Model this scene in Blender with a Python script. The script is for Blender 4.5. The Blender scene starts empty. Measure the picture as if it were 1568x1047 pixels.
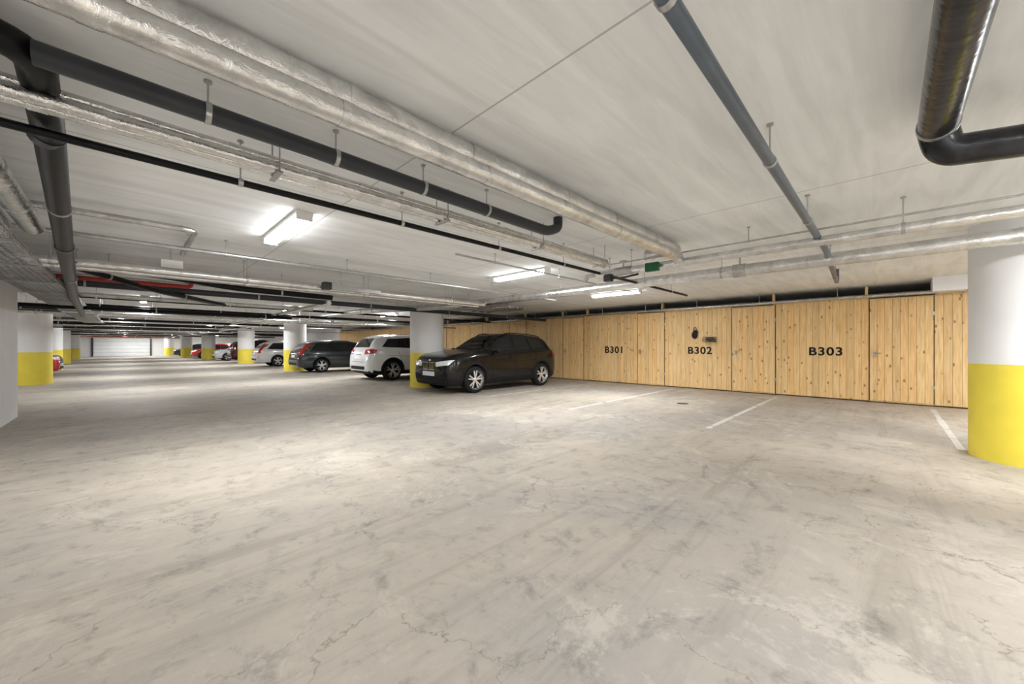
import bpy, bmesh, math, random
from mathutils import Vector, Matrix
from mathutils.bvhtree import BVHTree
random.seed(7)
sc=bpy.context.scene
sc.view_settings.view_transform='Standard'
sc.view_settings.look='None'
sc.view_settings.exposure=0.55
sc.view_settings.gamma=1.0
CAMZ=1.22; CEIL=2.55

# ------------------------------------------------------------ materials
def newmat(name):
    m=bpy.data.materials.new(name); m.use_nodes=True
    nt=m.node_tree; b=nt.nodes['Principled BSDF']; return m,nt,b
def N(nt,t,**kw):
    n=nt.nodes.new(t)
    for k,v in kw.items(): setattr(n,k,v)
    return n
def ramp(nt,stops):
    r=N(nt,'ShaderNodeValToRGB'); e=r.color_ramp.elements
    while len(e)>1: e.remove(e[-1])
    e[0].position=stops[0][0]; e[0].color=(*stops[0][1],1)
    for p,c in stops[1:]:
        x=e.new(p); x.color=(*c,1)
    return r
def noise(nt,vec,scale,detail=4,rough=.5,dist=0):
    n=N(nt,'ShaderNodeTexNoise'); n.inputs['Scale'].default_value=scale
    n.inputs['Detail'].default_value=detail; n.inputs['Roughness'].default_value=rough
    n.inputs['Distortion'].default_value=dist
    nt.links.new(vec,n.inputs['Vector']); return n
def mapping(nt,scale=(1,1,1),rot=(0,0,0)):
    t=N(nt,'ShaderNodeTexCoord'); m=N(nt,'ShaderNodeMapping')
    m.inputs['Scale'].default_value=scale; m.inputs['Rotation'].default_value=rot
    nt.links.new(t.outputs['Object'],m.inputs['Vector']); return m.outputs['Vector']
def mixc(nt,fac,a,b,mode='MIX'):
    x=N(nt,'ShaderNodeMix',data_type='RGBA',blend_type=mode)
    def s(i,v):
        if isinstance(v,(tuple,list)): x.inputs[i].default_value=(*v,1) if len(v)==3 else v
        elif isinstance(v,(int,float)): x.inputs[i].default_value=v
        else: nt.links.new(v,x.inputs[i])
    s(0,fac); s(6,a); s(7,b); return x.outputs[2]
def bump(nt,b,h,strength=.2,dist=.01):
    n=N(nt,'ShaderNodeBump'); n.inputs['Strength'].default_value=strength; n.inputs['Distance'].default_value=dist
    nt.links.new(h,n.inputs['Height']); nt.links.new(n.outputs['Normal'],b.inputs['Normal'])
def simple(name,col,rough=.5,metal=0,var=.12,scale=8,bmp=0,bscale=40,coat=0,emit=0,spec=.5):
    m,nt,b=newmat(name)
    v=mapping(nt); n=noise(nt,v,scale,2,.6)
    lo=tuple(c*(1-var) for c in col); hi=tuple(min(1,c*(1+var)) for c in col)
    r=ramp(nt,[(.3,lo),(.7,hi)]); nt.links.new(n.outputs['Fac'],r.inputs['Fac'])
    nt.links.new(r.outputs['Color'],b.inputs['Base Color'])
    b.inputs['Roughness'].default_value=rough; b.inputs['Metallic'].default_value=metal
    b.inputs['Specular IOR Level'].default_value=spec
    if coat: b.inputs['Coat Weight'].default_value=coat; b.inputs['Coat Roughness'].default_value=.04
    if bmp:
        n2=noise(nt,v,bscale,2,.6); bump(nt,b,n2.outputs['Fac'],bmp,.01)
    return m

def floor_mat():
    m,nt,b=newmat('concrete_floor')
    v=mapping(nt); L=nt.links.new
    def mul(a,k):
        x=N(nt,'ShaderNodeMath',operation='MULTIPLY'); L(a,x.inputs[0])
        if isinstance(k,(int,float)): x.inputs[1].default_value=k
        else: L(k,x.inputs[1])
        return x.outputs[0]
    n1=noise(nt,v,.30,4,.62,.3)
    c1=ramp(nt,[(.34,(.34,.312,.285)),(.5,(.42,.375,.32)),(.66,(.50,.44,.365))]); L(n1.outputs['Fac'],c1.inputs['Fac'])
    n2=noise(nt,v,4.5,8,.76,.3)
    c2=ramp(nt,[(.32,(.58,.58,.59)),(.46,(.94,.94,.94)),(.60,(1.0,1.0,1.0)),(.72,(1.16,1.16,1.16))]); L(n2.outputs['Fac'],c2.inputs['Fac'])
    col=mixc(nt,1,c1.outputs['Color'],c2.outputs['Color'],'MULTIPLY')
    v2=mapping(nt,(.14,1.5,1),(0,0,math.radians(40)))
    n3=noise(nt,v2,1.3,8,.72,.6)
    c3=ramp(nt,[(.36,(.74,.73,.72)),(.47,(1,1,1)),(.58,(1,1,1)),(.70,(1.16,1.16,1.16))]); L(n3.outputs['Fac'],c3.inputs['Fac'])
    col=mixc(nt,.8,col,c3.outputs['Color'],'MULTIPLY')
    n4=noise(nt,v,.8,10,.80,.6)
    c4=ramp(nt,[(.53,(0,0,0)),(.61,(1,1,1))]); L(n4.outputs['Fac'],c4.inputs['Fac'])
    col=mixc(nt,mul(c4.outputs['Color'],.42),col,(.60,.55,.475))
    c5=ramp(nt,[(.34,(1,1,1)),(.43,(0,0,0))]); L(n4.outputs['Fac'],c5.inputs['Fac'])
    col=mixc(nt,mul(c5.outputs['Color'],.5),col,(.23,.21,.185))
    # hairline cracks
    nd=noise(nt,v,1.6,5,.7)
    vm=N(nt,'ShaderNodeVectorMath',operation='MULTIPLY_ADD'); L(nd.outputs['Color'],vm.inputs[0]); vm.inputs[1].default_value=(.75,.75,0); L(v,vm.inputs[2])
    vo=N(nt,'ShaderNodeTexVoronoi',feature='DISTANCE_TO_EDGE'); vo.inputs['Scale'].default_value=1.25; L(vm.outputs[0],vo.inputs['Vector'])
    cr=ramp(nt,[(0,(1,1,1)),(.0058,(0,0,0))]); L(vo.outputs['Distance'],cr.inputs['Fac'])
    nm=noise(nt,v,.8,3,.6); cm=ramp(nt,[(.44,(0,0,0)),(.50,(1,1,1))]); L(nm.outputs['Fac'],cm.inputs['Fac'])
    col=mixc(nt,mul(mul(cr.outputs['Color'],cm.outputs['Color']),.62),col,(.14,.11,.085))
    vs=N(nt,'ShaderNodeTexVoronoi'); vs.inputs['Scale'].default_value=7; L(v,vs.inputs['Vector'])
    sp=ramp(nt,[(0,(1,1,1)),(.05,(0,0,0))]); L(vs.outputs['Distance'],sp.inputs['Fac'])
    col=mixc(nt,mul(sp.outputs['Color'],.6),col,(.16,.14,.12))
    L(col,b.inputs['Base Color'])
    rr=ramp(nt,[(.3,(.58,.58,.58)),(.7,(.78,.78,.78))]); L(n2.outputs['Fac'],rr.inputs['Fac']); L(rr.outputs['Color'],b.inputs['Roughness'])
    b.inputs['Specular IOR Level'].default_value=.3
    return m
def ceil_mat():
    m,nt,b=newmat('concrete_ceiling'); L=nt.links.new
    v=mapping(nt)
    n1=noise(nt,v,.5,4,.6,.5); c1=ramp(nt,[(.3,(.81,.83,.835)),(.7,(.90,.92,.925))]); L(n1.outputs['Fac'],c1.inputs['Fac'])
    v2=mapping(nt,(.5,4,1)); n2=noise(nt,v2,1.5,4,.6,.6)
    c2=ramp(nt,[(.35,(.87,.87,.87)),(.6,(1,1,1))]); L(n2.outputs['Fac'],c2.inputs['Fac'])
    col=mixc(nt,1,c1.outputs['Color'],c2.outputs['Color'],'MULTIPLY')
    sx=N(nt,'ShaderNodeSeparateXYZ'); L(v,sx.inputs[0])
    def seam(out,off,per,w):
        a=N(nt,'ShaderNodeMath',operation='ADD'); L(out,a.inputs[0]); a.inputs[1].default_value=off
        md=N(nt,'ShaderNodeMath',operation='PINGPONG'); L(a.outputs[0],md.inputs[0]); md.inputs[1].default_value=per/2
        lt=N(nt,'ShaderNodeMath',operation='LESS_THAN'); L(md.outputs[0],lt.inputs[0]); lt.inputs[1].default_value=w; return lt.outputs[0]
    s1=seam(sx.outputs['X'],-1.42,2.66,.006); s2=seam(sx.outputs['Y'],-3.6,7.2,.005)
    mx=N(nt,'ShaderNodeMath',operation='MAXIMUM'); L(s1,mx.inputs[0]); L(s2,mx.inputs[1])
    ms=N(nt,'ShaderNodeMath',operation='MULTIPLY'); L(mx.outputs[0],ms.inputs[0]); ms.inputs[1].default_value=.6
    col=mixc(nt,ms.outputs[0],col,(.28,.27,.25))
    L(col,b.inputs['Base Color']); b.inputs['Roughness'].default_value=.8
    return m
def wood_mat():
    m,nt,b=newmat('spruce_boards'); L=nt.links.new
    g=N(nt,'ShaderNodeNewGeometry')
    tc=N(nt,'ShaderNodeTexCoord')
    off=N(nt,'ShaderNodeMath',operation='MULTIPLY'); L(g.outputs['Random Per Island'],off.inputs[0]); off.inputs[1].default_value=37
    cb=N(nt,'ShaderNodeCombineXYZ'); L(off.outputs[0],cb.inputs['Z'])
    ad=N(nt,'ShaderNodeVectorMath',operation='ADD'); L(tc.outputs['Object'],ad.inputs[0]); L(cb.outputs[0],ad.inputs[1])
    mp=N(nt,'ShaderNodeMapping'); mp.inputs['Scale'].default_value=(1,14,.9); L(ad.outputs[0],mp.inputs['Vector'])
    n=noise(nt,mp.outputs[0],2.2,4,.6,.8)
    c=ramp(nt,[(.3,(.68,.44,.19)),(.55,(.84,.60,.30)),(.75,(.90,.69,.39))]); L(n.outputs['Fac'],c.inputs['Fac'])
    tr=ramp(nt,[(0,(.82,.79,.75)),(.5,(1,.99,.97)),(1,(1.0,.91,.80))]); L(g.outputs['Random Per Island'],tr.inputs['Fac'])
    col=mixc(nt,1,c.outputs['Color'],tr.outputs['Color'],'MULTIPLY')
    mp2=N(nt,'ShaderNodeMapping'); mp2.inputs['Scale'].default_value=(.001,8.2,4.2); L(ad.outputs[0],mp2.inputs['Vector'])
    vo=N(nt,'ShaderNodeTexVoronoi'); vo.inputs['Scale'].default_value=1; L(mp2.outputs[0],vo.inputs['Vector'])
    k=ramp(nt,[(0,(.95,.95,.95)),(.10,(.85,.85,.85)),(.18,(0,0,0))]); L(vo.outputs['Distance'],k.inputs['Fac'])
    col=mixc(nt,k.outputs['Color'],col,(.32,.14,.045))
    L(col,b.inputs['Base Color']); b.inputs['Roughness'].default_value=.55
    return m
def foil_mat(name='aluminium_foil',col=(.76,.76,.75)):
    m,nt,b=newmat(name); L=nt.links.new
    v=mapping(nt); n=noise(nt,v,6,5,.7,.8)
    c=ramp(nt,[(.3,tuple(x*.66 for x in col)),(.5,tuple(x*.9 for x in col)),(.7,tuple(min(1,x*1.12) for x in col))]); L(n.outputs['Fac'],c.inputs['Fac']); L(c.outputs['Color'],b.inputs['Base Color'])
    b.inputs['Metallic'].default_value=.97; b.inputs['Roughness'].default_value=.22
    n2=noise(nt,v,16,4,.7,.8); bump(nt,b,n2.outputs['Fac'],.6,.014)
    return m
M={}
M['floor']=floor_mat(); M['ceil']=ceil_mat(); M['wood']=wood_mat(); M['foil']=foil_mat()
M['foil2']=foil_mat('dull_foil',(.58,.58,.57))
M['wall']=simple('painted_wall',(.78,.775,.77),.7,0,.03,3)
M['white']=simple('column_white',(.82,.82,.82),.55,0,.03,2)
M['yellow']=simple('column_yellow',(.84,.69,.07),.5,0,.05,3)
M['greypipe']=simple('dark_grey_pipe',(.040,.044,.052),.4,.0,.1,6,spec=.3)
M['bluegrey']=simple('blue_grey_pipe',(.10,.125,.16),.35,.1,.1,6,spec=.35)
M['black']=simple('black_rubber',(.006,.006,.007),.38,0,.25,10,.1,6,spec=.2)
M['blackfoil']=simple('black_shiny_wrap',(.03,.03,.033),.22,.5,.4,9,.4,14,spec=.3)
M['steel']=simple('galvanised_steel',(.46,.47,.47),.35,.85,.12,20)
M['red']=simple('red_pipe',(.34,.03,.02),.4,0,.15,9,spec=.3)
M['line']=simple('worn_white_line',(.60,.58,.54),.7,0,.12,20)
M['darkgap']=simple('dark_backing',(.08,.045,.02),.9,0,.1,3)
M['textblack']=simple('stencil_black',(.010,.010,.010),.7,spec=.2)
M['plastic']=simple('white_plastic',(.75,.75,.73),.4,0,.03)
M['green']=simple('green_plastic',(.02,.12,.05),.4,spec=.3)
M['door']=simple('garage_door_panel',(.74,.76,.77),.45,.0,.04,2)
M['darkmetal']=simple('dark_metal',(.04,.04,.045),.45,.2,spec=.3)
M['tyre']=simple('tyre',(.012,.012,.013),.75,0,.2,20,spec=.2)
M['rim']=simple('alloy',(.72,.73,.75),.28,.7,.04)
M['glass']=simple('car_glass',(.006,.008,.010),.03,0,.05,2,spec=.55)
M['clad']=simple('black_plastic',(.010,.010,.011),.5,0,.15,15,spec=.2)
M['chrome']=simple('chrome',(.80,.81,.83),.12,1,.03)
M['head']=simple('headlight',(.86,.89,.92),.1,.2,.15,25,coat=.8)
M['tail']=simple('tail_light',(.45,.015,.012),.15,0,.2,20,coat=.5)
M['plate']=simple('number_plate',(.80,.81,.83),.4,0,.03)
LAMP=165.0
def lampmat(nm,k):
    m,nt,b=newmat(nm); b.inputs['Base Color'].default_value=(.9,.9,.9,1)
    b.inputs['Emission Color'].default_value=(.975,.99,1,1); b.inputs['Emission Strength'].default_value=k; return m
M['lamp']=lampmat('lamp_diffuser',LAMP); M['lampside']=lampmat('lamp_diffuser_side',17)
def paint(name,col,metal=.3,spec=.5,coat=.8):
    return simple('paint_'+name,col,.16,metal,.04,3,coat=coat,spec=spec)

# ------------------------------------------------------------ mesh builder
class MB:
    def __init__(s): s.v=[];s.f=[];s.m=[];s.s=[];s.mats=[]
    def mi(s,mat):
        if mat not in s.mats: s.mats.append(mat)
        return s.mats.index(mat)
    def add(s,vs,fs,mat,smooth=False):
        o=len(s.v); s.v+= [tuple(x) for x in vs]; k=s.mi(mat)
        for f in fs: s.f.append([i+o for i in f]); s.m.append(k); s.s.append(smooth)
    def box(s,a,b,mat):
        (x0,y0,z0),(x1,y1,z1)=a,b
        vs=[(x,y,z) for x in (x0,x1) for y in (y0,y1) for z in (z0,z1)]
        s.add(vs,[(0,1,3,2),(4,6,7,5),(0,4,5,1),(2,3,7,6),(0,2,6,4),(1,5,7,3)],mat)
    def tube(s,pts,r,mat,seg=14,rf=None,cap=True):
        pts=[Vector(p) for p in pts]; n=len(pts)
        t=(pts[1]-pts[0]).normalized(); up=Vector((0,0,1)) if abs(t.z)<.9 else Vector((1,0,0))
        nrm=t.cross(up).normalized(); vs=[]
        for i in range(n):
            if i==0: tt=(pts[1]-pts[0])
            elif i==n-1: tt=pts[-1]-pts[-2]
            else: tt=(pts[i+1]-pts[i]).normalized()+(pts[i]-pts[i-1]).normalized()
            tt.normalize(); nrm=(nrm-tt*nrm.dot(tt)).normalized(); bn=tt.cross(nrm)
            rr=r*(rf(i) if rf else 1)
            for k in range(seg):
                a=2*math.pi*k/seg; vs.append(pts[i]+nrm*math.cos(a)*rr+bn*math.sin(a)*rr)
        fs=[(i*seg+k,i*seg+(k+1)%seg,(i+1)*seg+(k+1)%seg,(i+1)*seg+k) for i in range(n-1) for k in range(seg)]
        s.add(vs,fs,mat,True)
        if cap: s.add(vs[:seg],[tuple(range(seg))[::-1]],mat); s.add(vs[-seg:],[tuple(range(seg))],mat)
    def lathe(s,prof,c,axis,mat,seg=32,caps=False):
        vs=[]
        for r,h in prof:
            for k in range(seg):
                a=2*math.pi*k/seg
                if axis=='z': vs.append((c[0]+r*math.cos(a),c[1]+r*math.sin(a),c[2]+h))
                else: vs.append((c[0]+r*math.cos(a),c[1]+h,c[2]+r*math.sin(a)))
        fs=[(i*seg+k,i*seg+(k+1)%seg,(i+1)*seg+(k+1)%seg,(i+1)*seg+k) for i in range(len(prof)-1) for k in range(seg)]
        s.add(vs,fs,mat,True)
        if caps: s.add(vs[:seg],[tuple(range(seg))],mat); s.add(vs[-seg:],[tuple(range(seg))],mat)
    def ell(s,c,r,mat,seg=14,rings=9):
        vs=[];
        for i in range(rings+1):
            p=math.pi*i/rings
            for k in range(seg):
                a=2*math.pi*k/seg; vs.append((c[0]+r[0]*math.sin(p)*math.cos(a),c[1]+r[1]*math.sin(p)*math.sin(a),c[2]+r[2]*math.cos(p)))
        fs=[(i*seg+k,i*seg+(k+1)%seg,(i+1)*seg+(k+1)%seg,(i+1)*seg+k) for i in range(rings) for k in range(seg)]
        s.add(vs,fs,mat,True)
    def build(s,name,loc=(0,0,0),rotz=0,fixn=True):
        me=bpy.data.meshes.new(name); me.from_pydata(s.v,[],s.f)
        for m in s.mats: me.materials.append(m)
        me.polygons.foreach_set('material_index',s.m); me.polygons.foreach_set('use_smooth',s.s); me.update()
        if fixn:
            bm=bmesh.new(); bm.from_mesh(me); bmesh.ops.recalc_face_normals(bm,faces=bm.faces); bm.to_mesh(me); bm.free()
        o=bpy.data.objects.new(name,me); sc.collection.objects.link(o); o.location=loc; o.rotation_euler=(0,0,rotz); return o

def fillet(pts,r,n=7):
    pts=[Vector(p) for p in pts]; out=[pts[0]]
    for i in range(1,len(pts)-1):
        a=(pts[i-1]-pts[i]); b=(pts[i+1]-pts[i]); d=min(r,a.length*.45,b.length*.45)
        p0=pts[i]+a.normalized()*d; p1=pts[i]+b.normalized()*d
        for k in range(n+1):
            t=k/n; out.append(p0*(1-t)**2+pts[i]*2*t*(1-t)+p1*t*t)
    out.append(pts[-1]); return out

def hanger(mb,p,r,d,mat=None,rod=True,w=.014):
    mat=mat or M['steel']; p=Vector(p); d=Vector(d).normalized()
    mb.tube([p-d*w,p+d*w],r+.005,mat,14)
    if rod: mb.tube([p+Vector((0,0,r)),Vector((p.x,p.y,CEIL-.003))],.005,mat,6); mb.tube([(p.x,p.y,CEIL-.012),(p.x,p.y,CEIL-.001)],.018,mat,8)
def pipe(name,pts,r,mat,every=1.6,bend=.15,tape=0,start=.7,clamp=None,obj=None,w=.014):
    mb=obj or MB(); path=fillet(pts,bend) if len(pts)>2 else [Vector(p) for p in pts]
    mb.tube(path,r,mat,18)
    for i in range(len(pts)-1):
        a,b=Vector(pts[i]),Vector(pts[i+1]); L=(b-a).length; d=(b-a).normalized()
        if abs(d.z)>.8: continue
        x=start
        while every and x<L-.2:
            hanger(mb,a+d*x,r,d,clamp,w=w); x+=every
        x=.35
        while tape and x<L-.1:
            mb.tube([a+d*x-d*.03,a+d*x+d*.03],r+.003,mat,18); x+=tape*(.85+.3*random.random())
    if obj: return
    return mb.build(name)

# ------------------------------------------------------------ shell
def boxobj(name,a,b,mat):
    mb=MB(); mb.box(a,b,mat); return mb.build(name)
Y0,Y1=-9.0,66.0; XL=-7.5; XR=14.5; WX=11.45
boxobj('floor',(XL-.3,Y0-.3,-.25),(XR+.3,Y1+.3,0),M['floor'])
boxobj('ceiling',(XL-.3,Y0-.3,CEIL),(XR+.3,Y1+.3,CEIL+.3),M['ceil'])
boxobj('wall_left',(XL,Y0,0),(-1.35,10.7,CEIL),M['wall'])
boxobj('wall_left_rear',(XL-.25,10.7,0),(XL,Y1,CEIL),M['wall'])
boxobj('wall_right',(XR,Y0,0),(XR+.25,30,CEIL),M['wall'])
boxobj('wall_right_rear',(WX+.05,30,0),(XR+.25,Y1,CEIL),M['wall'])
boxobj('wall_back',(-1.35,Y0-.25,0),(XR,Y0,CEIL),M['wall'])
boxobj('wall_front',(XL,Y1,0),(XR,Y1+.25,CEIL),M['wall'])

# garage door (sectional) in the end wall
mb=MB(); gx0,gx1=-2.9,1.9
for i in range(5):
    mb.box((gx0,Y1-.10,.02+i*.44),(gx1,Y1-.05,.02+i*.44+.425),M['door'])
    mb.box((gx0+.05,Y1-.115,.10+i*.44),(gx1-.05,Y1-.10,.36+i*.44),M['door'])
mb.box((gx0-.15,Y1-.16,0),(gx0,Y1-.02,2.4),M['darkmetal']); mb.box((gx1,Y1-.16,0),(gx1+.15,Y1-.02,2.4),M['darkmetal'])
mb.box((gx0-.15,Y1-.16,2.25),(gx1+.15,Y1-.02,2.42),M['darkmetal'])
mb.box((gx0,Y1-.05,0),(gx1,Y1-.02,2.25),M['darkmetal'])
mb.build('door_garage')

# ------------------------------------------------------------ wooden storage wall
WT=2.28
def boards(mb,y0,y1,x,z0,z1,bw=.121):
    n=max(1,round((y1-y0)/bw)); w=(y1-y0)/n
    for i in range(n):
        a=y0+i*w
        zt=z1
        mb.box((x,a+.002,z0),(x+.022,a+w-.002,zt),M['wood'])
doors=[(-.67,.285),(2.0,2.98),(4.80,5.67),(7.70,8.62),(10.5,11.45),(13.2,14.1),(16,16.95)]
cur=-8.9; segs=[]
for a,b in doors: segs.append((cur,a)); cur=b
segs.append((cur,30))
mb=MB()
for a,b in segs: 
    boards(mb,a+.004,b-.004,WX-.022,.03,WT)
mb.box((WX,-8.9,.0),(WX+.02,30,WT-.03),M['darkgap'])
for y in [-1.55,-.8,.33,2.05,4.9,7.6,8.7,10.6,13,16,19,22,25,28]:
    mb.box((WX+.02,y-.024,0),(WX+.12,y+.024,CEIL-.01),M['wood'])
mb.box((WX+.02,-8.9,WT-.09),(WX+.10,30,WT-.03),M['wood'])
mb.build('wall_wood')
for i,(a,b) in enumerate(doors):
    mb=MB(); boards(mb,a+.008,b-.008,WX-.034,.05,WT-.05)
    mb.box((WX-.040,a-.004,.03),(WX-.02,a+.006,WT-.03),M['darkgap']); mb.box((WX-.040,b-.006,.03),(WX-.02,b+.004,WT-.03),M['darkgap'])
    mb.box((WX-.040,a,.025),(WX-.02,b,.045),M['wood'])
    mb.box((WX-.040,a,WT-.048),(WX-.02,b,WT-.03),M['wood'])
    hy=b-.09
    mb.box((WX-.055,hy-.02,.98),(WX-.034,hy+.02,1.12),M['steel']); mb.tube([(WX-.05,hy,1.07),(WX-.09,hy,1.07),(WX-.09,hy-.10,1.07)],.009,M['steel'],8)
    for z in (.35,1.85): mb.box((WX-.044,a-.01,z),(WX-.034,a+.025,z+.07),M['steel'])
    mb.build('door_%d'%(i+1))
def label(txt,yc,w,z):
    cu=bpy.data.curves.new('label','FONT'); cu.body=txt; cu.size=.2; cu.extrude=.0015; cu.offset=.005; cu.align_x='CENTER'; cu.align_y='CENTER'; cu.space_character=1.12
    o=bpy.data.objects.new('tmp',cu); sc.collection.objects.link(o); bpy.context.view_layer.update()
    k=w/o.dimensions.x
    me=bpy.data.meshes.new_from_object(o); bpy.data.objects.remove(o)
    me.materials.clear(); me.materials.append(M['textblack'])
    o2=bpy.data.objects.new('wall_lettering',me); sc.collection.objects.link(o2)
    o2.rotation_euler=(math.pi/2,0,-math.pi/2); o2.scale=(k,k*.95,1); o2.location=(WX-.025,yc,z)
label('B301',6.50,.64,1.09); label('B302',3.80,.64,1.09); label('B303',1.03,.60,1.09)
mb=MB(); mb.ell((WX-.07,3.92,1.54),(.04,.075,.11),M['clad']); mb.ell((WX-.075,3.89,1.62),(.035,.06,.06),M['clad'])
mb.tube(fillet([(WX-.06,3.96,1.62),(WX-.05,3.94,1.76),(WX-.05,3.89,1.76),(WX-.06,3.87,1.62)],.05),.008,M['clad'],8)
mb.tube([(WX-.07,3.92,1.755),(WX-.005,3.92,1.775)],.006,M['steel'],8)
mb.build('hanging_bag')
mb=MB(); y0,y1,z0,z1=3.36,3.66,1.34,1.47; x0=WX-.20;x1=WX-.03
for z in (z0,(z0+z1)/2,z1):
    for p,q in [((x0,y0,z),(x0,y1,z)),((x1,y0,z),(x1,y1,z)),((x0,y0,z),(x1,y0,z)),((x0,y1,z),(x1,y1,z))]: mb.tube([p,q],.005,M['darkmetal'],6)
for k in range(11):
    y=y0+(y1-y0)*k/10; mb.tube([(x1,y,z1),(x1,y,z0),(x0,y,z0),(x0,y,z1)],.0035,M['darkmetal'],6)
mb.ell((WX-.11,3.5,1.42),(.07,.12,.05),M['bluegrey'])
mb.build('wire_basket')
boxobj('trim_1',(WX-.55,-1.45,WT+.0),(WX-.01,-.62,CEIL),M['white'])

# ------------------------------------------------------------ columns
COLS=[(6.75,-1.155),(6.4,9.98),(5.9,21.2),(5.9,32.5),(5.1,43.8),(4.5,55),(3.6,63.5),(-2.25,19.5),(-2.9,30.5),(-3.4,41.5),(-3.6,52.5)]
def column(x,y,r=.5):
    mb=MB(); yh=1.03
    mb.lathe([(r,0),(r,yh)],(x,y,0),'z',M['yellow'],56)
    mb.lathe([(r,yh),(r,CEIL)],(x,y,0),'z',M['white'],56)
    mb.build('column',fixn=True)
for x,y in COLS: column(x,y)

# ------------------------------------------------------------ parking lines
for y,xa in [(-.62,6.9),(1.9,6.05),(4.37,5.98),(6.9,6.1),(11.6,6),(15.2,6),(17.7,6),(24.2,6),(30.4,6)]:
    mb=MB(); random.seed(int(y*100))
    x=xa
    while x<11.0:
        l=random.uniform(.15,.8); e=min(x+l,11.0)
        w0=random.uniform(.030,.042)
        mb.box((x,y-w0,.0005),(e,y+w0,.0022),M['line']); x=e+random.choice([0,.02,.05,.14])
    mb.build('parking_line')
mb=MB(); mb.lathe([(.001,.004),(.11,.004),(.12,.001)],(8.3,3.1,0),'z',M['darkmetal'],24); mb.build('floor_drain')

# ------------------------------------------------------------ lamps
def lamp(x,y,L=1.3):
    mb=MB()
    mb.box((x-.075,y-L/2,CEIL-.035),(x+.075,y+L/2,CEIL-.001),M['plastic'])
    pr=[(.068,.035),(.050,.085),(-.050,.085),(-.068,.035)]
    vs=[(x+a,yy,CEIL-b) for yy in (y-L/2+.03,y+L/2-.03) for a,b in pr]
    mb.add(vs,[(1,2,6,5)],M['lamp'],False); mb.add(vs,[(0,1,5,4),(2,3,7,6)],M['lampside'],False)
    mb.box((x-.072,y-L/2,CEIL-.088),(x+.072,y-L/2+.03,CEIL-.035),M['plastic'])
    mb.box((x-.072,y+L/2-.03,CEIL-.088),(x+.072,y+L/2,CEIL-.035),M['plastic'])
    mb.build('fluorescent_lamp')
for x in (1.22,4.98,8.35): lamp(x,4.72)
for x in (-.5,2.0,4.9,8.7): lamp(x,-1.9)  # unseen row behind the camera, added to brighten the near floor and ceiling
for x in (.6,4.4,8.9): lamp(x,-6.2)  # further unseen row behind the camera, put in as fill light
for x in (.3,3.88,7.5): lamp(x,14.5)
for y in (21.3,29.5,37.5,47.5,57.2,63.2):  # last row added to brighten the end wall and garage door
    for x in (-.2,3.5 if y<60 else 2.2,7.5): lamp(x,y)
for y in (16.5,34.5,57.5): lamp(-5,y)

# ------------------------------------------------------------ pipes, X direction (from left wall toward storage wall)
def zz(dz): return CAMZ+dz
XW=-1.34
pipe('insulated_pipe',[(XW,1.937,zz(1.23)),(5.0,1.937,zz(1.23)),(5.0,2.35,zz(1.23))],.084,M['foil'],every=0,tape=.9,bend=.14)
pipe('insulated_pipe',[(XW,1.836,zz(1.10)),(4.80,1.836,zz(1.10)),(4.80,1.836,zz(1.03))],.058,M['foil'],every=0,tape=.9,bend=.08)
pipe('drain_pipe',[(-.27,2.42,zz(1.17)),(2.95,2.42,zz(1.15)),(3.12,2.42,zz(1.22)),(3.12,2.42,CEIL-.004)],.048,M['greypipe'],every=.62,start=.55,bend=.1,w=.012)
mb=MB()
for dy,dz,r in [(0,1.10,.030),(.085,1.10,.026),(.05,1.165,.024)]:
    pipe('',[(XW,2.68+dy,zz(dz)),(4.6,2.68+dy,zz(dz))],r,M['foil'],every=0,tape=.8,obj=mb)
x=-.6
while x<4.5:
    mb.box((x-.015,2.63,zz(1.10)-.04),(x+.015,2.82,zz(1.10)-.031),M['steel']); mb.tube([(x,2.64,zz(1.07)),(x,2.64,CEIL-.002)],.005,M['steel'],6); mb.tube([(x,2.81,zz(1.07)),(x,2.81,CEIL-.002)],.005,M['steel'],6); x+=1.25
mb.build('small_pipe_bundle')
pipe('sprinkler_pipe',[(XW,2.98,zz(1.06)),(8.2,2.98,zz(1.06))],.022,M['black'],every=1.15)
pipe('steel_pipe',[(XW,5.9,zz(1.15)),(7.5,5.9,zz(1.15))],.024,M['steel'],every=1.5)
pipe('insulated_pipe',[(XW,6.88,zz(1.0)),(6.0,6.88,zz(1.0))],.05,M['foil'],every=1.9,tape=1)
pipe('insulated_pipe',[(XW,7.12,zz(.98)),(6.0,7.12,zz(.98))],.04,M['foil'],every=1.9,tape=1)
mb=MB(); mb.box((.30,6.80,zz(1.05)),(.52,6.95,zz(1.15)),M['plastic']); mb.tube([(.4,6.87,zz(1.15)),(.4,6.87,CEIL-.002)],.008,M['steel'],8); mb.build('junction_box')
mb=MB(); mb.box((2.4,6.70,zz(.97)),(3.3,6.8,zz(1.03)),M['steel']); mb.box((2.3,6.68,zz(.96)),(2.42,6.82,zz(1.08)),M['darkmetal']); mb.tube([(2.6,6.75,zz(1.03)),(2.6,6.75,CEIL-.002)],.008,M['steel'],8); mb.tube([(3.1,6.75,zz(1.03)),(3.1,6.75,CEIL-.002)],.008,M['steel'],8); mb.build('cable_trunking')
pipe('steel_pipe',[(3.0,4.0,zz(1.2)),(8.0,4.0,zz(1.2))],.014,M['steel'],every=1.5)
pipe('red_sprinkler_pipe',[(XW,8.4,zz(1.0)),(.75,8.4,zz(1.0)),(.75,8.4,zz(1.15)),(.75,9.3,zz(1.15))],.033,M['red'],every=1.2)
pipe('drain_pipe',[(-1.2,7.8,zz(1.14)),(.5,7.95,zz(1.08)),(1.3,8.0,zz(1.0)),(2.9,8.0,zz(.98))],.05,M['black'],every=1.1,bend=.3)
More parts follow.
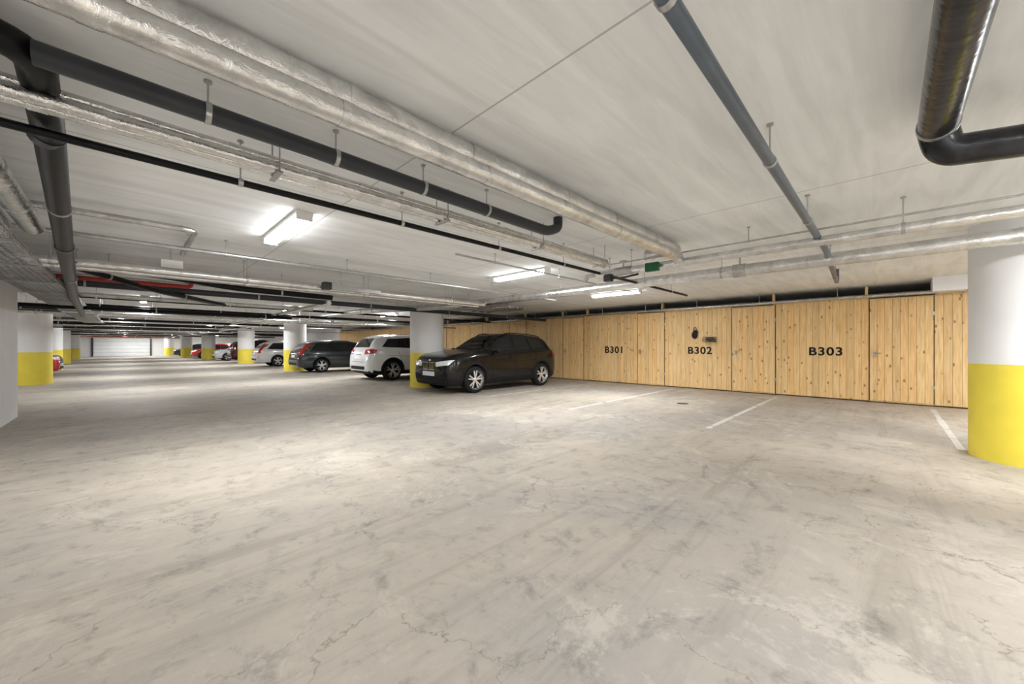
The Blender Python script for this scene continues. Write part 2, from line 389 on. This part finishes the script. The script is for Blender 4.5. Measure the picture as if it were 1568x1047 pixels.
pipe('drain_pipe',[(-.62,7.45,zz(1.06)),(.35,8.75,zz(.93)),(1.5,10.55,zz(.92))],.042,M['black'],every=1.3,bend=.3)
pipe('steel_pipe',[(XW,8.95,zz(1.12)),(8.0,8.95,zz(1.12))],.018,M['steel'],every=1.6)
pipe('insulated_pipe',[(-1.2,5.2,zz(1.22)),(.5,5.2,zz(1.22)),(.5,6.6,zz(1.22))],.03,M['foil2'],every=1.0)
random.seed(11)
y=9.3
kinds=[('insulated_pipe','foil'),('drain_pipe','black'),('steel_pipe','steel'),('drain_pipe','greypipe'),('insulated_pipe','foil2'),('drain_pipe','black'),('red_sprinkler_pipe','red')]
while y<62:
    nm,mt=random.choice(kinds); r=random.uniform(.03,.06) if mt!='steel' else .02
    if mt=='red': r=.03
    xa=-1.2 if y<10.9 else random.choice([-7.4,-1.2,-7.4]); xb=random.choice([3.6,5.0,9.0,11.2])
    dz=random.uniform(.90,1.18)
    if any(abs(y-ly)<1.0 for ly in (14.5,21.3,29.5,37.5,47.5,57.2)) : dz=min(dz,1.0)
    if not any(abs(y-cy)<.62 and xa<cx+.5 and xb>cx-.5 for cx,cy in COLS):
        pipe(nm,[(xa,y,zz(dz)),(xb,y,zz(dz-.03))],r,M[mt],every=2.4,tape=0)
    y+=random.uniform(.45,1.15)*(1 if y<30 else 1.5)

# Y direction pipes
pipe('insulated_pipe',[(4.86,-8.9,zz(1.05)),(4.86,3.05,zz(1.05))],.047,M['foil'],every=2.6,start=1.0,tape=1)
pipe('insulated_pipe',[(6.03,-8.9,zz(1.06)),(6.03,8.2,zz(1.06)),(5.0,11,zz(1.06)),(4.6,20,zz(1.06)),(3.9,54,zz(1.06))],.08,M['foil'],every=2.9,start=1.9,tape=1.2,bend=.5)
pipe('steel_pipe',[(4.86,-8.9,zz(1.17)),(4.86,2.8,zz(1.17))],.010,M['steel'],every=3,start=1)
pipe('insulated_pipe',[(11.2,-8.9,zz(1.075)),(11.2,29,zz(1.075))],.036,M['foil2'],every=1.5,tape=1)
for x,dz in ((7.6,1.12),(7.9,1.12),(8.2,1.12)): pipe('insulated_pipe',[(x,7.6,zz(dz)),(x,12.5,zz(dz))],.04,M['foil'],every=2)
pipe('insulated_pipe',[(3.2,9,zz(.98)),(3.2,50,zz(.98))],.05,M['foil2'],every=3)
mb=MB(); mb.box((4.74,2.08,zz(.97)),(4.80,2.25,zz(1.08)),M['green']); mb.tube([(4.80,2.17,zz(1.05)),(4.83,2.17,zz(1.05))],.02,M['steel'],8); mb.build('valve_sign')
mb=MB(); mb.tube([(4.86,2.5,zz(1.05)),(4.86,2.75,zz(1.05))],.058,M['steel'],14); mb.tube([(4.86,2.62,zz(1.05)),(4.86,2.62,zz(1.18))],.012,M['steel'],8); mb.lathe([(.05,0),(.055,.01),(.05,.02)],(4.86,2.62,zz(1.17)),'z',M['steel'],14,True)
mb.tube([(4.86,2.95,zz(1.05)),(4.86,3.2,zz(1.05)),(4.86,3.25,zz(.98))],.03,M['steel'],10)
mb.box((4.80,2.80,zz(.93)),(4.90,2.90,zz(1.02)),M['darkmetal']); mb.tube([(4.86,2.4,zz(.98)),(4.86,2.6,zz(.96)),(4.86,2.85,zz(.97))],.014,M['darkmetal'],8); mb.build('pipe_valve')
mb=MB(); mb.tube([(6.03,1.4,zz(1.06)),(6.03,1.55,zz(1.06))],.093,M['foil2'],16); mb.tube([(6.03,1.47,zz(1.06)),(6.03,1.47,zz(1.25))],.012,M['steel'],8); mb.build('pipe_flange')

# right: blue-grey sprinkler pipe and big black wrapped pipe
pipe('sprinkler_pipe',[(-1.2,.5,zz(1.11)),(5.6,.5,zz(1.10)),(8.6,.62,zz(1.10)),(8.6,.62,CEIL-.004)],.030,M['bluegrey'],every=1.5,start=.9)
mb=MB()
path=fillet([(-1.2,-.19,zz(1.17)),(3.07,-.19,zz(1.17)),(3.10,-.22,zz(1.05)),(3.18,-.55,zz(1.03)),(3.2,-8.9,zz(1.03))],.10,8)
mb.tube(path,.078,M['blackfoil'],22)
for xx in (3.0,): mb.tube([(xx-.01,-.19,zz(1.17)),(xx+.02,-.19,zz(1.17))],.083,M['steel'],20)
for yy in (-.62,-.95,-2.2): mb.tube([(3.19,yy,zz(1.03)),(3.19,yy-.03,zz(1.03))],.083,M['black'],20)
for xx in (.6,): hanger(mb,(xx,-.19,zz(1.17)),.078,(1,0,0))
for yy in (-1.4,-3.4): hanger(mb,(3.19,yy,zz(1.03)),.078,(0,1,0))
mb.build('wrapped_drain_pipe')

# left: black pipe coming from the wall, turning down the aisle
mb=MB()
path=fillet([(-1.34,2.41,zz(1.2)),(-.27,2.43,zz(1.2)),(-.30,3.19,zz(1.14)),(-.45,5.87,zz(.97)),(-.68,10,zz(.90)),(-.9,16,zz(.88))],.16,8)
mb.tube(path,.062,M['black'],20)
for p,q in [((-.30,3.19,zz(1.14)),(-.32,3.25,zz(1.136))),((-.44,5.7,zz(.98)),(-.45,5.8,zz(.974)))]: mb.tube([p,q],.067,M['greypipe'],18)
hanger(mb,(-.37,4.5,zz(1.055)),.062,(0,1,0)); hanger(mb,(-.56,8,zz(.935)),.062,(0,1,0)); mb.build('soil_pipe')
for x in (-.60,-.79): pipe('insulated_pipe',[(x,1.2,zz(1.14)),(x-.02,5.55,zz(1.10))],.078,M['foil'],every=2,tape=.7)
mb=MB(); tx0,tx1,tz=-1.24,-.72,zz(.93)
for x in (tx0,tx1):
    for dz in (0,.03,.06): mb.tube([(x,1.5,tz+dz),(x,26,tz+dz)],.006,M['steel'],6)
for k in range(1,8):
    x=tx0+(tx1-tx0)*k/8; mb.tube([(x,1.5,tz),(x,26,tz)],.0045,M['steel'],5)
y=1.5
while y<26:
    mb.tube([(tx0,y,tz+.06),(tx0,y,tz-.003),(tx1,y,tz-.003),(tx1,y,tz+.06)],.0055,M['steel'],5); y+=.1
y=2.2
while y<26:
    mb.box((tx0-.01,y-.02,tz-.03),(tx1+.01,y+.02,tz-.006),M['steel'])
    mb.tube([(tx0-.005,y,tz-.02),(tx0-.005,y,CEIL-.002)],.005,M['steel'],6); y+=1.6
for k in range(7):
    x=tx0+.06+k*.055; mb.tube([(x+.01*math.sin(yy*1.3+k),yy,tz+.016) for yy in [1.5+j*.6 for j in range(41)]],.012,[M['black'],M['greypipe'],M['black']][k%3],6)
mb.build('cable_tray')

# ------------------------------------------------------------ cars
def pchip(keys,x):
    xs=[k[0] for k in keys]; ys=[k[1] for k in keys]; n=len(xs)
    if x<=xs[0]: return ys[0]
    if x>=xs[-1]: return ys[-1]
    d=[(ys[i+1]-ys[i])/(xs[i+1]-xs[i]) for i in range(n-1)]
    def tan(i):
        if i==0: return d[0]
        if i==n-1: return d[-1]
        if d[i-1]*d[i]<=0: return 0
        return 2*d[i-1]*d[i]/(d[i-1]+d[i])
    for i in range(n-1):
        if x<=xs[i+1]:
            h=xs[i+1]-xs[i]; t=(x-xs[i])/h
            return (2*t**3-3*t*t+1)*ys[i]+(t**3-2*t*t+t)*h*tan(i)+(-2*t**3+3*t*t)*ys[i+1]+(t**3-t*t)*h*tan(i+1)
WT0=[(0,.50),(.03,.70),(.08,.80),(.25,.82),(.285,.80),(.34,.755),(.42,.70),(.5,.685),(.8,.68),(.9,.66),(.96,.72),(.985,.74),(1,.60)]
KIND={
'suv':dict(
 zt=[(0,.48),(.006,.53),(.02,.58),(.06,.625),(.16,.665),(.25,.69),(.305,.712),(.36,.80),(.42,.90),(.47,.96),(.55,1.0),(.70,.99),(.84,.955),(.90,.925),(.93,.86),(.962,.73),(.985,.63),(1,.47)],
 zs=[(0,.42),(.02,.515),(.06,.575),(.25,.65),(.5,.665),(.8,.69),(.93,.69),(.962,.65),(.985,.57),(1,.42)],
 win=[[(.335,.675),(.435,.90),(.535,.925),(.535,.685)],[(.550,.685),(.550,.925),(.685,.915),(.705,.70)],[(.725,.705),(.705,.91),(.815,.885),(.875,.74)]],
 ws=(.72,.95),
 wt=[(0,.50),(.03,.70),(.08,.80),(.27,.82),(.31,.80),(.38,.755),(.46,.70),(.53,.685),(.8,.68),(.9,.66),(.96,.72),(.985,.74),(1,.60)],
 seams=((.325,.335),(.545,.545),(.70,.755)),mx=.355),
'wagon':dict(
 zt=[(0,.44),(.008,.50),(.03,.57),(.08,.61),(.18,.645),(.25,.67),(.285,.70),(.34,.81),(.40,.91),(.45,.965),(.53,1.0),(.68,.995),(.84,.955),(.90,.90),(.94,.79),(.97,.67),(.985,.60),(1,.42)],
 zs=[(0,.38),(.03,.50),(.08,.56),(.25,.605),(.5,.62),(.8,.645),(.92,.65),(.965,.60),(.985,.53),(1,.38)],
 win=[[(.305,.635),(.415,.905),(.51,.93),(.51,.64)],[(.522,.64),(.522,.93),(.665,.925),(.675,.65)],[(.69,.655),(.68,.922),(.82,.895),(.885,.70)]],
 ws=(.705,.955)),
'hatch':dict(
 zt=[(0,.44),(.01,.50),(.03,.56),(.09,.61),(.18,.65),(.24,.68),(.29,.74),(.36,.87),(.43,.965),(.52,1.0),(.66,.99),(.80,.93),(.88,.85),(.94,.72),(.975,.62),(1,.44)],
 zs=[(0,.38),(.03,.50),(.09,.56),(.25,.61),(.5,.625),(.8,.65),(.92,.65),(.975,.56),(1,.38)],
 win=[[(.30,.64),(.40,.89),(.52,.93),(.52,.645)],[(.535,.645),(.535,.93),(.67,.92),(.71,.66)],[(.725,.665),(.69,.91),(.76,.885),(.83,.70)]],
 ws=(.715,.95))}
def make_car(x0,yc,flip,kind,L,W,H,wb,foh,paintm,R=.345,front='plain',cladding=True):
    K=KIND[kind]; hw=W/2; mb=MB()
    zb=[(0,.30),(.02,.22),(.08,.19),(.9,.20),(.97,.25),(1,.36)]
    ws=[(0,.66),(.006,.76),(.02,.85),(.06,.94),(.12,.975),(.2,1),(.82,1),(.92,.975),(.965,.93),(.99,.86),(1,.76)]
    wt=K.get('wt',WT0)
    st=[0,.003,.007,.013,.02,.03,.042,.056,.072,.09]+[.11+.0165*i for i in range(49)]+[.915,.928,.94,.95,.96,.968,.976,.983,.989,.994,.998,1]
    rings=[]
    for s in st:
        x=s*L; t=pchip(K['zt'],s)*H; sh=min(pchip(K['zs'],s)*H,t-.03); b=pchip(zb,s); w=pchip(ws,s)*hw; u=min(pchip(wt,s)*hw,w*.9)
        g=t-sh; hgt=sh-b
        half=[(0,b),(w*.6,b),(w*.88,b+.01),(w*.955,b+.06),(w*.975,b+.15),(w*.985,b+.17),(w*.998,b+.45*hgt),(w*1.0,b+.62*hgt),(w*.992,b+.78*hgt),(w*.975,b+.90*hgt),(w*.967,b+.97*hgt),(w*.94,sh+.004)]
        w0=w*.925
        for f in (.12,.3,.5,.7,.84): half.append((w0+(u-w0)*f/.84,sh+g*f))
        half+= [(u*.955,sh+g*.925),(u*.86,sh+g*.97),(u*.66,sh+g*.988),(u*.35,sh+g*.998),(0,t)]
        ring=[(x,-y,z) for y,z in half]+[(x,y,z) for y,z in half[1:-1][::-1]]
        rings.append(ring)
    n=len(rings[0]); vs=[v for r in rings for v in r]
    fs=[(i*n+k,i*n+(k+1)%n,(i+1)*n+(k+1)%n,(i+1)*n+k) for i in range(len(rings)-1) for k in range(n)]
    fs+=[tuple(range(n)),tuple(range((len(rings)-1)*n,len(rings)*n))[::-1]]
    me=bpy.data.meshes.new('b'); me.from_pydata(vs,[],fs); me.update()
    bm=bmesh.new(); bm.from_mesh(me); bmesh.ops.recalc_face_normals(bm,faces=bm.faces); bmesh.ops.triangulate(bm,faces=[f for f in bm.faces if len(f.verts)>4]); bm.to_mesh(me); 
    bvh=BVHTree.FromBMesh(bm); bm.free()
    ob=bpy.data.objects.new('b',me); sc.collection.objects.link(ob)
    RA=R+.045; ax=[foh,foh+wb]
    cb=bmesh.new()
    for x in ax:
        for sgn in (-1,1):
            m4=Matrix.Translation((x,sgn*(hw-.10),R+.01))@Matrix.Rotation(math.pi/2,4,'X')
            bmesh.ops.create_cone(cb,cap_ends=True,segments=40,radius1=RA,radius2=RA,depth=.40,matrix=m4)
    cm=bpy.data.meshes.new('c'); cb.to_mesh(cm); cb.free(); co=bpy.data.objects.new('c',cm); sc.collection.objects.link(co)
    md=ob.modifiers.new('x','BOOLEAN'); md.object=co; md.operation='DIFFERENCE'; md.solver='EXACT'
    dg=bpy.context.evaluated_depsgraph_get(); em=bpy.data.meshes.new_from_object(ob.evaluated_get(dg))
    V=[v.co.copy() for v in em.vertices]; clad=M['clad']
    base=len(mb.v); mb.v+=[tuple(v) for v in V]
    ip=mb.mi(paintm); ic=mb.mi(clad)
    for p in em.polygons:
        c=p.center; dark=False
        for x in ax:
            if math.hypot(c.x-x,c.z-R-.01)<RA+.003 and abs(c.y)<hw-.015 and (abs(p.normal.y)<.5 or abs(c.y)<hw-.25): dark=True
        if cladding and c.z<.345: dark=True
        if not cladding and c.z<.24: dark=True
        mb.f.append([i+base for i in p.vertices]); mb.m.append(ic if dark else ip); mb.s.append(True)
    for o in (ob,co): bpy.data.objects.remove(o)
    def patch(f,axis,mat,off=.006,nu=10,nv=6):
        vs=[]
        for j in range(nv+1):
            for i in range(nu+1):
                a,b=f(i/nu,j/nv)
                if axis=='L': o,d=Vector((a,-3,b)),Vector((0,1,0))
                elif axis=='R': o,d=Vector((a,3,b)),Vector((0,-1,0))
                elif axis=='F': o,d=Vector((-3,a,b)),Vector((1,0,0))
                elif axis=='B': o,d=Vector((L+3,a,b)),Vector((-1,0,0))
                else: o,d=Vector((a,b,4)),Vector((0,0,-1))
                h=bvh.ray_cast(o,d)
                if h[0] is None: h=bvh.find_nearest(o+d*(3+ (0 if axis in 'FB' else -hw)))
                nrm=h[1]
                if nrm.dot(d)>0: nrm=-nrm
                vs.append(h[0]+nrm*off)
        mb.add(vs,[(j*(nu+1)+i,j*(nu+1)+i+1,(j+1)*(nu+1)+i+1,(j+1)*(nu+1)+i) for j in range(nv) for i in range(nu)],mat,True)
    def quad(q):
        A,B,C,D=[Vector(p) for p in q]
        return lambda u,v:(lambda p:(p.x,p.y))((A*(1-u)+D*u)*(1-v)+(B*(1-u)+C*u)*v)
    def strip(p,q,w):
        p=Vector(p);q=Vector(q); n=Vector((-(q-p).y,(q-p).x)).normalized()*w/2
        return quad([p-n,p+n,q+n,q-n])
    seams=K.get('seams',((.30,.315),(.527,.527),(.70,.745))); mxx=K.get('mx',.325)
    for S in ('L','R'):
        w=K['win']; a=w[0]; c=w[2]
        patch(quad([(a[0][0]*L-.05,a[0][1]*H-.02),(a[1][0]*L-.03,a[1][1]*H+.03),(c[2][0]*L+.01,c[2][1]*H+.025),(c[3][0]*L+.045,c[3][1]*H-.035)]),S,M['clad'],.003,30,6)
        for q in w: patch(quad([(x*L,z*H) for x,z in q]),S,M['glass'],.008,12,6)
        b=.36
        for x0s,x1s in seams:
            patch(strip((x0s*L,b),(x1s*L,.635*H),.012),S,M['textblack'],.003,8,1)
        patch(strip((seams[0][0]*L,b),(.70*L,b),.012),S,M['textblack'],.003,20,1)
        patch(strip((.33*L,.50*H),(.84*L,.53*H),.008),S,M['clad'],.003,20,1)
        for hx in (seams[1][0]-.05,seams[2][1]-.065):
            patch(strip((hx*L-.02,.585*H),(hx*L+.14,.590*H),.028),S,paintm,.025,6,2)
        if cladding:
            for x in ax:
                patch(lambda u,v,x=x:(x-(RA-.004+v*.055)*math.cos(math.pi*(u*1.06-.03)),R+.01+(RA-.004+v*.055)*math.sin(math.pi*(u*1.06-.03))),S,clad,.008,28,2)
        sg=-1 if S=='L' else 1
        mb.ell((mxx*L,sg*(hw+.085),.69*H),(.065,.10,.07),paintm); mb.tube([(mxx*L-.02,sg*(hw-.08),.665*H),(mxx*L,sg*(hw+.03),.68*H)],.025,clad,8)
        pts=[]
        for k in range(13):
            x=(.48+.39*k/12)*L; h=bvh.ray_cast(Vector((x,sg*.62*hw,4)),Vector((0,0,-1)))
            z=h[0].z+(.035 if 0<k<12 else .005); pts.append((x,sg*.62*hw,z))
        mb.tube(pts,.014,M['steel'] if front!='kidney' else clad,8)
    wz0,wz1=K['ws']
    patch(quad([(-.76*hw,wz0*H),(-.60*hw,wz1*H),(.60*hw,wz1*H),(.76*hw,wz0*H)]),'F',M['glass'],.006,16,10)
    patch(quad([(-.64*hw,.71*H),(-.56*hw,.905*H),(.56*hw,.905*H),(.64*hw,.71*H)]),'B',M['glass'],.006,14,8)
    if front=='kidney':
        for sg in (-1,1):
            patch(quad([(sg*.03,.38*H),(sg*.02,.50*H),(sg*.27,.505*H),(sg*.245,.38*H)]),'F',M['chrome'],.006,8,6)
            patch(quad([(sg*.045,.39*H),(sg*.037,.49*H),(sg*.252,.495*H),(sg*.23,.39*H)]),'F',M['textblack'],.012,8,6)
            for k in range(6):
                y=sg*(.065+k*.031); patch(strip((y,.392*H),(y,.488*H),.007),'F',M['chrome'],.015,2,4)
            patch(quad([(sg*.33,.435*H),(sg*.31,.505*H),(sg*.82,.545*H),(sg*.76,.465*H)]),'F',M['head'],.010,12,5)
            for k in range(2): mb.ell((.045+.06*k,sg*(.43+.15*k),.482*H),(.03,.055,.045),M['chrome'])
            patch(quad([(sg*.45,.21*H),(sg*.42,.30*H),(sg*.74,.33*H),(sg*.72,.22*H)]),'F',M['textblack'],.006,8,4)
            mb.ell((.03,sg*.60,.27*H),(.03,.045,.045),M['head'])
        patch(quad([(-.38,.20*H),(-.36,.27*H),(.36,.27*H),(.38,.20*H)]),'F',M['textblack'],.006,10,4)
        mb.box((-.022,-.26,.32*H-.055),(-.008,.26,.32*H+.055),M['plate'])
        mb.ell((.03,0,.535*H),(.02,.04,.035),M['chrome'])
    else:
        patch(quad([(-.40,.36*H),(-.44,.49*H),(.44,.49*H),(.40,.36*H)]),'F',M['textblack'],.006,10,5)
        for k in range(4): patch(strip((-.40,(.385+.03*k)*H),(.40,(.385+.03*k)*H),.012),'F',M['chrome'],.012,8,1)
        for sg in (-1,1): patch(quad([(sg*.47,.44*H),(sg*.46,.52*H),(sg*.82,.535*H),(sg*.78,.46*H)]),'F',M['head'],.008,12,5)
        patch(quad([(-.55,.19*H),(-.50,.28*H),(.50,.28*H),(.55,.19*H)]),'F',M['textblack'],.006,10,4)
        mb.box((-.022,-.26,.31*H-.055),(-.006,.26,.31*H+.055),M['plate'])
    if kind=='wagon' :
        for sg in (-1,1):
            patch(quad([(sg*.66*hw,.52*H),(sg*.62*hw,.86*H),(sg*.70*hw,.86*H),(sg*.93*hw,.53*H)]),'B',M['tail'],.010,8,10)
    else:
        for sg in (-1,1):
            patch(quad([(sg*.50*hw,.56*H),(sg*.52*hw,.66*H),(sg*.90*hw,.68*H),(sg*.93*hw,.58*H)]),'B',M['tail'],.010,10,5)
            S='L' if sg<0 else 'R'
            patch(quad([(.945*L,.58*H),(.93*L,.66*H),(.965*L,.66*H),(.978*L,.58*H)]),S,M['tail'],.010,6,4)
    patch(strip((-.45,.40*H),(.45,.40*H),.012),'B',M['textblack'],.004,14,1)
    for sg in (-1,1): patch(strip((sg*.66*hw,.40*H),(sg*.70*hw,.62*H),.010),'B',M['textblack'],.004,2,6)
    patch(quad([(-.60*hw,.24*H),(-.60*hw,.31*H),(.60*hw,.31*H),(.60*hw,.24*H)]),'B',M['clad'],.008,12,4)
    patch(quad([(-.26,.465*H),(-.26,.465*H+.11),(.26,.465*H+.11),(.26,.465*H)]),'B',M['plate'],.014,6,2)
    patch(strip((-.2,.56*H),(.2,.56*H),.02),'B',M['chrome'],.012,8,1)
    for sg in (-1,1): patch(strip((.06*L,sg*.62*hw),(.25*L,sg*.76*hw),.008),'T',M['textblack'],.003,12,1)
    for x in ax:
        for sg in (-1,1):
            yo=sg*(hw-.015)
            T=lambda r,d:(r,sg*(-d))
            c=(x,yo,R)
            mb.lathe([T(R-.11,.0),T(R-.10,-.004),T(R-.05,-.008),T(R-.012,.005),T(R,.03),T(R,.19),T(R-.02,.215),T(R-.1,.22)],c,'y',M['tyre'],36)
            mb.lathe([T(R-.085,-.010),T(R-.095,.004),T(R-.115,.03),T(R-.12,.06)],c,'y',M['rim'],36)
            mb.lathe([T(.001,.07),T(R-.11,.065)],c,'y',M['textblack'],30)
            mb.lathe([T(.001,.004),T(.045,.006),T(.06,.02),T(.06,.06)],c,'y',M['rim'],18)
            ns=5
            for k in range(ns):
                for o in (-.13,.13):
                    a=2*math.pi*k/ns+.3; p=Vector((math.cos(a+o*.6),0,math.sin(a+o*.6)))*.045; q=Vector((math.cos(a+o*1.6),0,math.sin(a+o*1.6)))*(R-.10)
                    side=Vector((-(q-p).z,0,(q-p).x)).normalized()*.018
                    dd=Vector((0,-sg*.012,0)); d2=Vector((0,-sg*.035,0)); C=Vector(c)
                    vs=[C+p+side+dd,C+p-side+dd,C+q-side+dd*.3,C+q+side+dd*.3,C+p+side+d2,C+p-side+d2,C+q-side+d2,C+q+side+d2]
                    mb.add(vs,[(0,1,2,3),(4,7,6,5),(0,4,5,1),(2,6,7,3),(0,3,7,4),(1,5,6,2)],M['rim'])
    o=mb.build('car',fixn=False)
    if flip: o.rotation_euler=(0,0,math.pi); o.location=(x0+L,yc,0)
    else: o.location=(x0,yc,0)
    return o
blk=paint('black',(.003,.003,.0035),.0,.35,.3); wht=paint('white',(.78,.79,.80),.0); gry=paint('grey',(.05,.058,.063),.4)
slv=paint('light_silver',(.55,.56,.56),.4); drk=paint('dark',(.02,.02,.023),.2); red=paint('red',(.40,.02,.02),.2); mar=paint('maroon',(.08,.010,.014),.2)
make_car(5.52,8.52,False,'suv',4.32,1.82,1.60,2.67,.84,blk,R=.35,front='kidney')
make_car(5.78,13.5,True,'suv',4.5,1.84,1.66,2.66,.95,wht,R=.36)
make_car(5.35,19.6,True,'wagon',4.65,1.84,1.50,2.75,.92,gry,R=.33,cladding=False)
make_car(5.35,27.3,True,'wagon',4.8,1.86,1.55,2.8,.95,wht,R=.33,cladding=False)
make_car(5.3,35.2,True,'suv',4.6,1.86,1.72,2.7,.9,mar,R=.36)
make_car(5.0,40.2,False,'hatch',4.3,1.8,1.5,2.6,.85,slv,R=.32,cladding=False)
make_car(4.3,48.5,False,'hatch',4.2,1.78,1.48,2.6,.85,red,R=.32,cladding=False)
make_car(3.6,58.5,False,'hatch',4.3,1.8,1.5,2.6,.85,drk,R=.32,cladding=False)
make_car(-6.25,24.4,True,'hatch',4.3,1.8,1.5,2.6,.85,red,R=.32,cladding=False)

# ------------------------------------------------------------ world, camera
w=bpy.data.worlds.new('world'); sc.world=w; w.use_nodes=True
w.node_tree.nodes['Background'].inputs[0].default_value=(.8,.85,.9,1); w.node_tree.nodes['Background'].inputs[1].default_value=.3
cam=bpy.data.cameras.new('camera'); co=bpy.data.objects.new('camera',cam); sc.collection.objects.link(co)
cam.lens=581/1568*36; cam.sensor_width=36; cam.shift_y=6.5/1568; cam.clip_start=.05; cam.clip_end=200
co.location=(0,0,CAMZ); co.rotation_euler=(math.pi/2,0,-math.radians(45.3)); sc.camera=co
